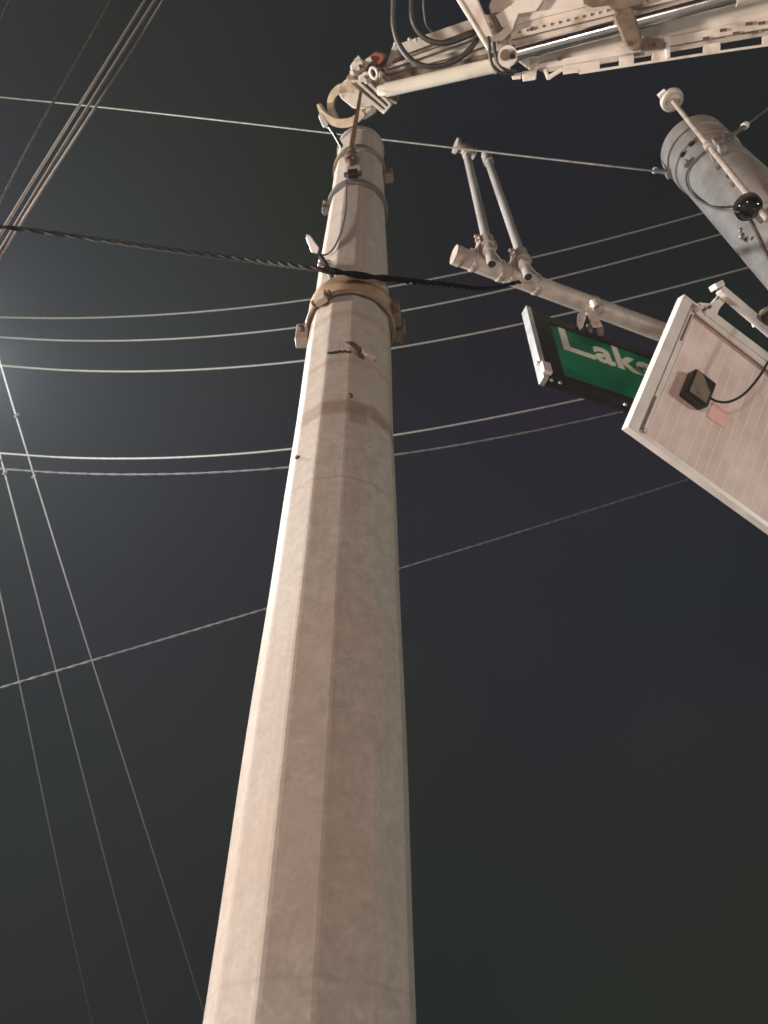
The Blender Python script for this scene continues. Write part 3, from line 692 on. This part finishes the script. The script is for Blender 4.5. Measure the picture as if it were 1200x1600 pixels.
b = NB(); tube(b, [P(926, 486, dH - .05), P(928, 482, dH - .05)], .01, 8); tube(b, [P(927, 470, dH - .02), P(931, 480, dH - .03)], .03, 10); sign.part('pivot', b, M['steel'], hg, smooth=True)

# ------------------------------------------------------------------ solar panel seen from beneath
c0 = P(980, 667, 3.75); c1 = P(1068, 460, 4.05); e1 = c1 - c0
# second edge passes through pixel (1200,826) and is perpendicular to e1
rr = ray(1200, 826); D2 = ((c0 - CAM).dot(e1)) / rr.dot(e1); c2 = CAM + rr * D2
PU = e1.normalized(); PW = (c2 - c0).normalized(); PN = PU.cross(PW); PN = PN if PN.dot(CAM - c0) > 0 else -PN
PHh = e1.length; PWw = 1.55
def pq(u, w, off=0): return c0 + PU * u + PW * w + PN * off      # u up the short edge, w along the long edge
def pc(x, y): q = hit(x, y, c0, PN); return (q - c0).dot(PU), (q - c0).dot(PW)
panel = Thing('solar_panel', 'solar panel seen from its pinkish white back with a black box and cable', 'solar panel', pq(PHh / 2, PWw / 2))
def prct(name, u0, u1, w0, w1, off, th, m_, parent=None, bev=.0015, label=None):
    b = NB(); prism(b, [pq(u, w, off) for u, w in ((u0, w0), (u1, w0), (u1, w1), (u0, w1))], PN, th, bev); return panel.part(name, b, m_, parent, label)
# back sheet with faint cell grid
bs = bpy.data.materials.new('back_sheet'); bs.use_nodes = True; n = bs.node_tree.nodes; l = bs.node_tree.links; B = n['Principled BSDF']; B.inputs['Roughness'].default_value = .5
tcn = n.new('ShaderNodeTexCoord')
def dotn(vec, k):
    d = n.new('ShaderNodeVectorMath'); d.operation = 'DOT_PRODUCT'; l.new(tcn.outputs['Object'], d.inputs[0]); d.inputs[1].default_value = tuple(vec); return d.outputs['Value']
def mth(op, a, b=None):
    q = n.new('ShaderNodeMath'); q.operation = op
    for i, v in enumerate((a, b)):
        if v is None: continue
        if isinstance(v, (int, float)): q.inputs[i].default_value = v
        else: l.new(v, q.inputs[i])
    return q.outputs[0]
wv = mth('ADD', dotn(PW, 0), PWw / 2); uv = mth('ADD', dotn(PU, 0), PHh / 2)
cell = .064
lw = mth('LESS_THAN', mth('FRACT', mth('DIVIDE', wv, cell)), .08)
lu = mth('LESS_THAN', mth('FRACT', mth('DIVIDE', mth('ADD', uv, .03), PHh / 3.6)), .03)
line = mth('MAXIMUM', lw, mth('MULTIPLY', lu, .25))
nz = n.new('ShaderNodeTexNoise'); nz.inputs['Scale'].default_value = 5; nz.inputs['Detail'].default_value = 4; l.new(tcn.outputs['Object'], nz.inputs['Vector'])
vo = n.new('ShaderNodeTexWhiteNoise'); vo.noise_dimensions = '2D'; cmb = n.new('ShaderNodeCombineXYZ')
l.new(mth('FLOOR', mth('DIVIDE', wv, cell)), cmb.inputs[0]); l.new(mth('FLOOR', mth('DIVIDE', mth('ADD', uv, .03), PHh / 3.6)), cmb.inputs[1]); l.new(cmb.outputs[0], vo.inputs['Vector'])
val = mth('ADD', mth('MULTIPLY', nz.outputs[0], .85), mth('MULTIPLY', vo.outputs['Value'], .14))
rp = n.new('ShaderNodeValToRGB'); rp.color_ramp.elements[0].position = .3; rp.color_ramp.elements[1].position = .68
rp.color_ramp.elements[0].color = (.64, .47, .42, 1); rp.color_ramp.elements[1].color = (.84, .67, .66, 1); l.new(val, rp.inputs[0])
mx = n.new('ShaderNodeMix'); mx.data_type = 'RGBA'; l.new(mth('MULTIPLY', line, .75), mx.inputs[0]); l.new(rp.outputs[0], mx.inputs[6]); mx.inputs[7].default_value = (.86, .76, .71, 1)
l.new(mx.outputs[2], B.inputs['Base Color'])
TH = .045
prct('back_sheet', .006, PHh - .006, .006, PWw - .006, -TH + .004, .008, bs)
wl = .018
fm = prct('frame', 0, PHh, -.0, .012, -TH, TH + .006, M['frame'])
prct('frame_side', 0, .010, .012, PWw - .012, -TH, TH + .006, M['frame'], fm); prct('frame_side', PHh - .010, PHh, .012, PWw - .012, -TH, TH + .006, M['frame'], fm); prct('frame_side', 0, PHh, PWw - .012, PWw, -TH, TH + .006, M['frame'], fm)
prct('frame_lip', .010, PHh - .010, .012, .065, -.002, .004, M['frame'], fm); prct('frame_lip', .010, .03, .065, PWw, -.002, .004, M['frame'], fm)
# mounting rail near the short edge
u0_, w0_ = pc(1010, 668); u1_, w1_ = pc(1092, 483)
b = NB(); bar(b, pq(.02, .085, -.01), pq(PHh - .04, .085, -.01), .03, .03, PN, .003); rl = panel.part('rail', b, M['frame'])
b = NB(); bar(b, pq(.03, .075, .008), pq(.24, .075, .008), .010, .006, PN); bar(b, pq(PHh - .26, .085, .008), pq(PHh - .08, .085, .008), .009, .006, PN); panel.part('rail_slot', b, M['brown'], rl)
for u in (.035, PHh - .05):
    b = NB(); bolt(b, pq(u, .09, .005), PN, .014, .014); panel.part('bolt', b, M['steel'], rl)
prct('sheet_lip', PHh - .045, PHh - .01, .10, PWw, -.012, .01, M['frame'], fm)
# junction box
uj, wj = pc(1090, 609)
jt = NB(); jc = pq(uj, wj, 0)
ang = .0; ja = (PU * math.cos(ang) + PW * math.sin(ang)); jb = PN.cross(ja)
obox(jt, jc + PN * .0, (ja, jb, PN), (.16, .145, .07), .012)
jbx = panel.part('junction_box', jt, M['black'], label='black plastic box with a tan lid')
b = NB(); prism(b, [jc + ja * a_ * .5 + jb * c_ * .5 + PN * .035 for a_, c_ in ((-.14, -.10), (-.14, .13), (.02, .13), (.14, .13), (.14, .07), (.0, -.10))], PN, .006, .002)
panel.part('lid', b, M['brown'], jbx)
cpts = [(1110, 622), (1120, 627), (1138, 628), (1158, 619), (1175, 603), (1190, 583), (1200, 566), (1225, 530), (1245, 500)]
b = NB(); tube(b, smooth([hit(x, y, c0 + PN * (.02 if i < 2 else .06 + .02 * i), PN) for i, (x, y) in enumerate(cpts)]), .0068, 10); panel.part('cable', b, M['black'], jbx, smooth=True)
b = NB(); us, ws = pc(1125, 645)
prism(b, [hit(x, y, c0 - PN * .032, PN) for x, y in ((1114, 628), (1141, 641), (1131, 668), (1104, 651))], PN, .003); panel.part('sticker', b, M['sticker'], label='plain pale pink square sticker')
# mounting bracket above the top edge
def ph(x, y, off): return hit(x, y, c0 + PN * off, PN)
b = NB(); prism(b, [ph(x, y, -.02) for x, y in ((1086, 476), (1106, 478), (1128, 452), (1137, 464), (1118, 486), (1112, 502), (1098, 496))], PN, .03, .003); br = panel.part('bracket', b, M['frame'])
b = NB(); bar(b, ph(1124, 452, .03), ph(1260, 566, .03), .045, .04, PN, .004); bar(b, ph(1114, 450, .03), ph(1126, 444, .03), .03, .05, PN, .003)
panel.part('bracket_bar', b, M['frame'], br)
b = NB(); bar(b, ph(1110, 494, -.01), ph(1240, 592, -.01), .05, .03, PN, .003); panel.part('bracket_bar', b, M['frame'], br)
b = NB()
for x, y in ((1108, 480), (1100, 484), (1140, 458), (1120, 466)): bolt(b, ph(x, y, .02), PN, .009, .012)
panel.part('bolt', b, M['brown'], br)
b = NB(); obox(b, ph(1200, 495, .05), (PU, PW, PN), (.10, .07, .09), .01); panel.part('clamp', b, M['brown'], br)
b = NB(); bar(b, ph(1180, 502, -.06), ph(1330, 480, -.4), .05, .05, PN); bar(b, ph(1235, 585, -.04), ph(1330, 480, -.4), .05, .05, PN); panel.part('stand_off', b, M['frame'], br)

# ------------------------------------------------------------------ second pole, upper right
RX, RY = (CAM + ray(1083, 232) * 4.7).x, (CAM + ray(1083, 232) * 4.7).y
RD = math.hypot(RX, RY); rbase = math.atan2(-RY, -RX)
RT = 6.50
RTOP = V((RX, RY, RT)); RA = (RTOP - P(1200, 353, 3.85)).normalized()
def rc(z): return RTOP + RA * ((z - RT) / RA.z)
def rrad(z): return .179 + .001 * (RT - z)
def rdir(deg): a = rbase + math.radians(deg); return V((math.cos(a), math.sin(a), 0))
def on_r(x, y, off=.006):
    d = ray(x, y)
    for i in range(1500):
        q = CAM + d * (1.5 + i * .003)
        if math.hypot(q.x - rc(q.z).x, q.y - rc(q.z).y) < rrad(q.z) + off: return q
    a = d.x ** 2 + d.y ** 2; return CAM + d * ((d.x * RX + d.y * RY) / a)
rp_ = Thing('round_pole', 'shorter smooth round steel pole standing at the upper right', 'pole', rc(0))
m = NB(); loft(m, [[rc(z) + rdir(a) * rrad(z) for a in range(0, 360, 9)] for z in (0, 1.5, 3, 4.5, 5.5, RT)]); rp_.part('shaft', m, M['galv_cool'], smooth=True)
m = NB(); loft(m, [[rc(z) + rdir(a) * r for a in range(0, 360, 9)] for z, r in ((RT - .13, rrad(RT) + .001), (RT - .13, rrad(RT) + .012), (RT, rrad(RT) + .012), (RT + .03, rrad(RT) * .9), (RT + .05, .02))]); cap = rp_.part('cap', m, M['galv_cool'], smooth=True)
for x, y in ((1065, 241), (1079, 224), (1117, 224)):
    m = NB(); q = on_r(x, y, .013); nn = V((q.x - rc(q.z).x, q.y - rc(q.z).y, 0)).normalized(); tube(m, [q - nn * .02, q + nn * .003], .015, 12); rp_.part('bolt_hole', m, M['hole'], cap)
m = NB(); loft(m, [[rc(z) + rdir(a) * (rrad(z) + o) for a in range(0, 360, 9)] for z, o in ((RT - .29, .001), (RT - .285, .012), (RT - .22, .012), (RT - .215, .001))], False); cb = rp_.part('wire_band', m, M['galv_cool'], smooth=True)
for x, y, r in ((1046, 270, .03), (1122, 224, .032), (1128, 232, .025), (1074, 256, .022)):
    m = NB(); q = on_r(x, y, .01); nn = V((q.x - rc(q.z).x, q.y - rc(q.z).y, 0)).normalized(); ss = nn.cross(UPZ); obox(m, q, (nn, ss, UPZ), (.05, r * 1.6, r * 2), .006); rp_.part('clamp_ear', m, M['galv_cool'], cb)
m = NB(); q = on_r(1090, 296, .0); nn = V((q.x - rc(q.z).x, q.y - rc(q.z).y, 0)).normalized()
m = NB(); a_ = [on_r(x, y, .004) for x, y in ((1172, 345), (1186, 372), (1202, 405), (1230, 462))]; tube(m, a_, .007, 8); rp_.part('cable', m, M['brown'], smooth=True)
m = NB()
for x, y, r in ((1160, 369, .018), (1167, 374, .016), (1158, 360, .014)):
    q = on_r(x, y, .0); b_ = bmesh.new(); bmesh.ops.create_icosphere(b_, subdivisions=2, radius=r, matrix=Matrix.Translation(q)); join(m, b_)
rp_.part('knuckle', m, M['steel'], smooth=True)
m = NB(); q = on_r(1166, 374, .02); nn = V((q.x - rc(q.z).x, q.y - rc(q.z).y, 0)).normalized(); tube(m, [q, q + nn * .01], .008, 10); rp_.part('bolt', m, M['hole'])
# surface marks on the shaft
m = NB()
for x, y in ((1138, 276), (1145, 288), (1122, 262)):
    q = on_r(x, y, .0); nn = V((q.x - rc(q.z).x, q.y - rc(q.z).y, 0)).normalized(); ss = nn.cross(UPZ); obox(m, q, (ss, UPZ, nn), (.02, .05, .006), .002)
rp_.part('bracket_pad', m, M['brown'])
# antenna rod
dq = ray(1051, 158); dx = .478 / 1
hd = RD - rrad(6) - .085; D = hd / math.hypot(dq.x, dq.y); at = CAM + dq * D
dl = ray(1200, 344); Dl = hd / math.hypot(dl.x, dl.y); alow = V((at.x, at.y, (CAM + dl * Dl).z))
an = Thing('antenna', 'thin upright rod topped by a round flat disc beside the round pole', 'antenna', alow)
m = NB(); tube(m, [alow, alow.lerp(at, .5), at], [.0155, .0145, .0125], 14); an.part('rod', m, M['steel'], smooth=True)
m = NB(); tube(m, [at, at + UPZ * .012, at + UPZ * .03], [.058, .067, .067], 28); ds = an.part('disc', m, M['offwhite'], smooth=True)
m = NB(); tube(m, [at - UPZ * .004, at + UPZ * .001], .048, 28, hollow=.004); an.part('disc_rim', m, M['tube'], ds, smooth=True)
m = NB(); tube(m, [at + V((-.0, 0, -.012)), at], .014, 12); an.part('disc_hub', m, M['brown'], ds, smooth=True)
rv = V((1, 0, 0)); m = NB(); obox(m, at + V((-.062, -.03, .03)), (V((1, 1, 0)), V((-1, 1, 0)), UPZ), (.03, .05, .03), .004); an.part('disc_tab', m, M['frame'], ds)
for f in (.55, .12):
    q = alow.lerp(at, f); pa = rc(q.z) + (q - rc(q.z)).normalized() * rrad(q.z)
    m = NB(); bar(m, q, pa, .03, .025, UPZ, .003); tube(m, [q - UPZ * .03, q + UPZ * .03], .024, 12); an.part('stand_off', m, M['steel'], smooth=True)
# dome camera in front of the pole
dd = ray(1170, 325); hdc = RD - rrad(5) - .13; Dc = hdc / math.hypot(dd.x, dd.y); dc = CAM + dd * Dc
dm = Thing('dome_camera', 'small black dome camera on the side of the round pole', 'camera', dc)
rr_ = 20.5 / F * Dc
m = NB(); loft(m, [[dc + V((math.cos(a) * r, math.sin(a) * r, z)) for a in (2 * math.pi * k / 28 for k in range(28))] for r, z in ((rr_ * .25, -.030), (rr_ * .55, -.026), (rr_ * .8, -.014), (rr_ * .92, 0))]); dm.part('dome', m, M['glassdark'], smooth=True)
m = NB(); loft(m, [[dc + V((math.cos(a) * r, math.sin(a) * r, z)) for a in (2 * math.pi * k / 28 for k in range(28))] for r, z in ((rr_ * .9, -.006), (rr_ * 1.0, -.004), (rr_ * 1.0, .03), (rr_ * .7, .06))]); hs = dm.part('housing', m, M['black'], smooth=True)
pa = rc(dc.z + .03) + (dc - rc(dc.z)).normalized() * rrad(dc.z)
m = NB(); bar(m, dc + V((0, 0, .04)), pa + V((0, 0, .01)), .03, .03, UPZ, .003); dm.part('wall_arm', m, M['steel'])
m = NB(); tube(m, smooth([on_r(x, y, .012) for x, y in ((1102, 236), (1088, 248), (1076, 264), (1072, 280), (1078, 298), (1094, 314), (1118, 325))] + [P(1140, 330, Dc + .03), P(1158, 331, Dc)]), .0062, 8); dm.part('cable', m, M['slate'], smooth=True)

# ------------------------------------------------------------------ overhead wires
WL = 'overhead wires crossing behind the pole'
import numpy as np
def wpts(pts, D0, D1, ext=6, deg=3):
    if len(pts) > 5:
        a = np.array(pts, float); t = np.concatenate([[0], np.cumsum(np.hypot(*np.diff(a, axis=0).T))]); t /= t[-1]
        fx_, fy_ = np.polyfit(t, a[:, 0], deg), np.polyfit(t, a[:, 1], deg); tt = np.linspace(0, 1, 14)
        pts = [(float(np.polyval(fx_, q)), float(np.polyval(fy_, q))) for q in tt]
    x0, x1 = pts[0], pts[-1]; n_ = len(pts); tot = [0]
    for a, b in zip(pts, pts[1:]): tot.append(tot[-1] + math.hypot(b[0] - a[0], b[1] - a[1]))
    q = [P(x, y, D0 + (D1 - D0) * s / tot[-1]) for (x, y), s in zip(pts, tot)]
    c = smooth(q, 5)
    if ext:
        a = (c[0] - c[3]).normalized(); b = (c[-1] - c[-4]).normalized()
        c = [c[0] + a * ext] + c + [c[-1] + b * ext]
    return c
def wire(pts, D0, D1, r, m_, label, kind=None, ext=6, ext1=None, grp=WL, off=.012, pitch=.35, name='overhead_wire', cat='wire'):
    c = wpts(pts, D0, D1, ext); b = NB()
    if ext1 == 0: c = c[:-1]
    if kind: helix(b, c, r, off, pitch, kind)
    else: tube(b, c, r, 7)
    return solo(name, b, m_, label, cat, c[0].copy(), grp, True)
wire([(0, 496), (92, 497), (208, 494), (333, 486), (483, 468), (618, 446), (680, 436), (726, 425), (827, 404), (900, 385), (980, 367), (1101, 332), (1200, 303)], 10.6, 9.6, .012, M['wire'], 'pale sagging wire, uppermost of the three close parallel ones behind the pole')
wire([(0, 527), (104, 532), (187, 533), (333, 524), (467, 512), (631, 486), (765, 458), (861, 436), (980, 406), (1129, 365), (1200, 345)], 10.4, 9.4, .012, M['wire'], 'pale sagging wire, middle one of the three close parallel ones behind the pole')
wire([(0, 571), (125, 579), (208, 581), (333, 576), (475, 563), (612, 545), (780, 513), (901, 487), (1001, 462), (1171, 417), (1200, 410)], 10.2, 9.2, .0128, M['wire'], 'pale sagging wire, lowest of the three close parallel ones behind the pole')
wire([(0, 707), (80, 715), (167, 717), (292, 714), (454, 701), (617, 680), (780, 650), (925, 621), (1080, 585), (1200, 555)], 9.6, 9.0, .0122, M['wire'], 'plain pale wire crossing just above the twisted cable in the middle of the pole')
wire([(0, 732), (125, 740), (208, 742), (333, 737), (450, 730), (618, 712), (760, 686), (869, 666), (967, 645), (1100, 612), (1200, 585)], 9.6, 9.0, .0045, M['wiredull'], 'thin dull twisted cable hanging just beneath a plain pale wire', 2, off=.008, pitch=.42)
wire([(0, 1074), (90, 1048), (145, 1032), (250, 1000), (360, 968), (500, 926), (628, 888), (800, 832), (1000, 775), (1085, 747), (1200, 708)], 9.0, 11.5, .0062, M['wiredull'], 'twisted cable climbing rightward across the lower middle of the pole', 2, off=.008, pitch=.3)
wire([(0, 152), (87, 160), (145, 166), (300, 183), (495, 206), (600, 218), (720, 232), (860, 249), (1000, 264), (1044, 270)], 7.6, depth(on_r(1044, 270, .02)) + .0, .0062, M['wiredull'], 'long straight grey span wire tied to the left side of the round pole', ext1=0, grp=None)
dR = depth(on_r(1126, 224, .0)) - .02
b = NB(); c = smooth([P(1126, 226, dR), P(1164, 197, dR + .2), P(1202, 168, dR + .5), P(1300, 92, dR + 1.6)]); tube(b, c, .007, 7)
solo('overhead_wire', b, M['wiredull'], 'short grey wire leaving the right side of the round pole', 'wire', c[0].copy(), None, True)
# dead-end grips
for (xa, ya), (xb, yb), Dm, lab in (((1044, 270), (1022, 266), depth(on_r(1044, 270, .02)), 'small pale dead end grip on the wire left of the round pole'), ((1130, 223), (1166, 195), dR, 'small pale dead end grip on the wire right of the round pole')):
    t = Thing('wire_grip', lab, 'wire grip', P(xa, ya, Dm)); m = NB(); tube(m, [P(xa, ya, Dm), P(xb, yb, Dm + .08)], .013, 10); t.part('sleeve', m, M['wiredull'], smooth=True)
    m = NB(); b_ = P(xb, yb, Dm + .08); tube(m, [b_.lerp(P(xa, ya, Dm), .12), b_], .02, 10); t.part('ferrule', m, M['frame'], smooth=True)
# thick black cable in front of the pole
Dk = depth(on_pole(560, 430)) - .10
ck = [(-60, 347, 4.35), (0, 354, 4.35), (60, 361, 4.35), (160, 375, 4.3), (290, 394, 4.0), (400, 408, 3.6), (500, 421, Dk + .02), (560, 430, Dk), (620, 437, Dk + .12), (700, 445, Dk + 1.0), (760, 451, Dk + 1.7)]
s_end = at_arm(818); qe = a0 + AX * s_end - UPZ * .01
b = NB(); helix(b, smooth([P(*k) for k in ck] + [qe], 6), .0085, .0068, .24, 2)
solo('black_cable', b, M['wireblack'], 'thick black twisted cable passing in front of the pole above the yellow band', 'cable', P(*ck[0]), None, True)
# three lines running to the top of the picture
G3 = 'bundle of three lines running to the top left'
wire([(227, 0), (165, 100), (124, 165), (70, 252), (12, 347), (-20, 400)], 6.8, 4.6, .0105, M['bundle'], 'leftmost strand of the bundle of three lines at the top left', grp=G3, ext=3)
wire([(242, 0), (180, 100), (136, 168), (85, 252), (26, 350), (-4, 400)], 6.8, 4.6, .0115, M['bundle'], 'middle strand of the bundle of three lines at the top left', grp=G3, ext=3)
wire([(255, 0), (192, 103), (145, 172), (92, 256), (31, 352), (2, 400), (-20, 436)], 6.8, 4.6, .0105, M['bundle'], 'rightmost strand of the bundle of three lines at the top left', grp=G3, ext=3)
wire([(172, 0), (155, 34), (115, 105), (85, 155), (48, 222), (15, 288), (-15, 350)], 7.5, 5.6, .005, M['wiredull'], 'faint thin twisted line just left of the bundle of three lines', 2, grp=None, off=.006, pitch=.36, ext=3)
wire([(18, -5), (4, 25), (-20, 75)], 7.5, 6.8, .01, M['wiredull'], 'short faint line clipping the very corner at top left', grp=None, ext=3)
# steep lines at lower left
GS = 'steep thin lines at the lower left'
wire([(0, 573), (14, 612), (27, 650), (46, 714), (53, 745), (80, 840), (105, 905), (143, 1030), (195, 1193), (250, 1365), (320, 1585), (335, 1635)], 9.5, 15.5, .0100, M['bundle'], 'steep thin line with two small knots, rightmost of three at lower left', grp=GS)
wire([(-6, 690), (8, 740), (50, 900), (87, 1045), (125, 1198), (180, 1400), (232, 1600), (240, 1635)], 9.8, 15.5, .0100, M['bundle'], 'steep thin line, middle of the three at lower left', grp=GS)
wire([(-20, 840), (0, 928), (30, 1062), (57, 1200), (98, 1390), (145, 1600), (152, 1635)], 10.2, 15.5, .0096, M['bundle'], 'steep thin line, leftmost of the three at lower left', grp=GS)
for x, y, Dn, lab in ((26, 649, 9.9, 'upper of the two small knots on the steep line at left'), (53, 744, 10.5, 'lower of the two small knots on the steep line at left'), (8, 738, 10.1, 'small knot at the top of the middle steep line')):
    q = P(x, y, Dn); b = NB(); tube(b, [q + V((0, -.02, -.05)), q, q + V((0, .02, .06))], [.014, .026, .012], 8)
    solo('wire_connector', b, M['wire'], lab, 'wire connector', q, 'small connectors on the steep lines', True)

# ------------------------------------------------------------------ misty night air
b = NB(); obox(b, V((0, 8, 8.85)), (V((1, 0, 0)), V((0, 1, 0)), V((0, 0, 1))), (44, 48, 20.3))
hz = bpy.data.materials.new('haze'); hz.use_nodes = True; n = hz.node_tree.nodes; n.remove(n['Principled BSDF'])
pv = n.new('ShaderNodeVolumePrincipled'); pv.inputs['Density'].default_value = .0021; pv.inputs['Color'].default_value = (.9, .93, .95, 1); pv.inputs['Anisotropy'].default_value = .2
hz.node_tree.links.new(pv.outputs[0], n['Material Output'].inputs['Volume'])
o = mk('haze', b, hz); o['kind'] = 'stuff'
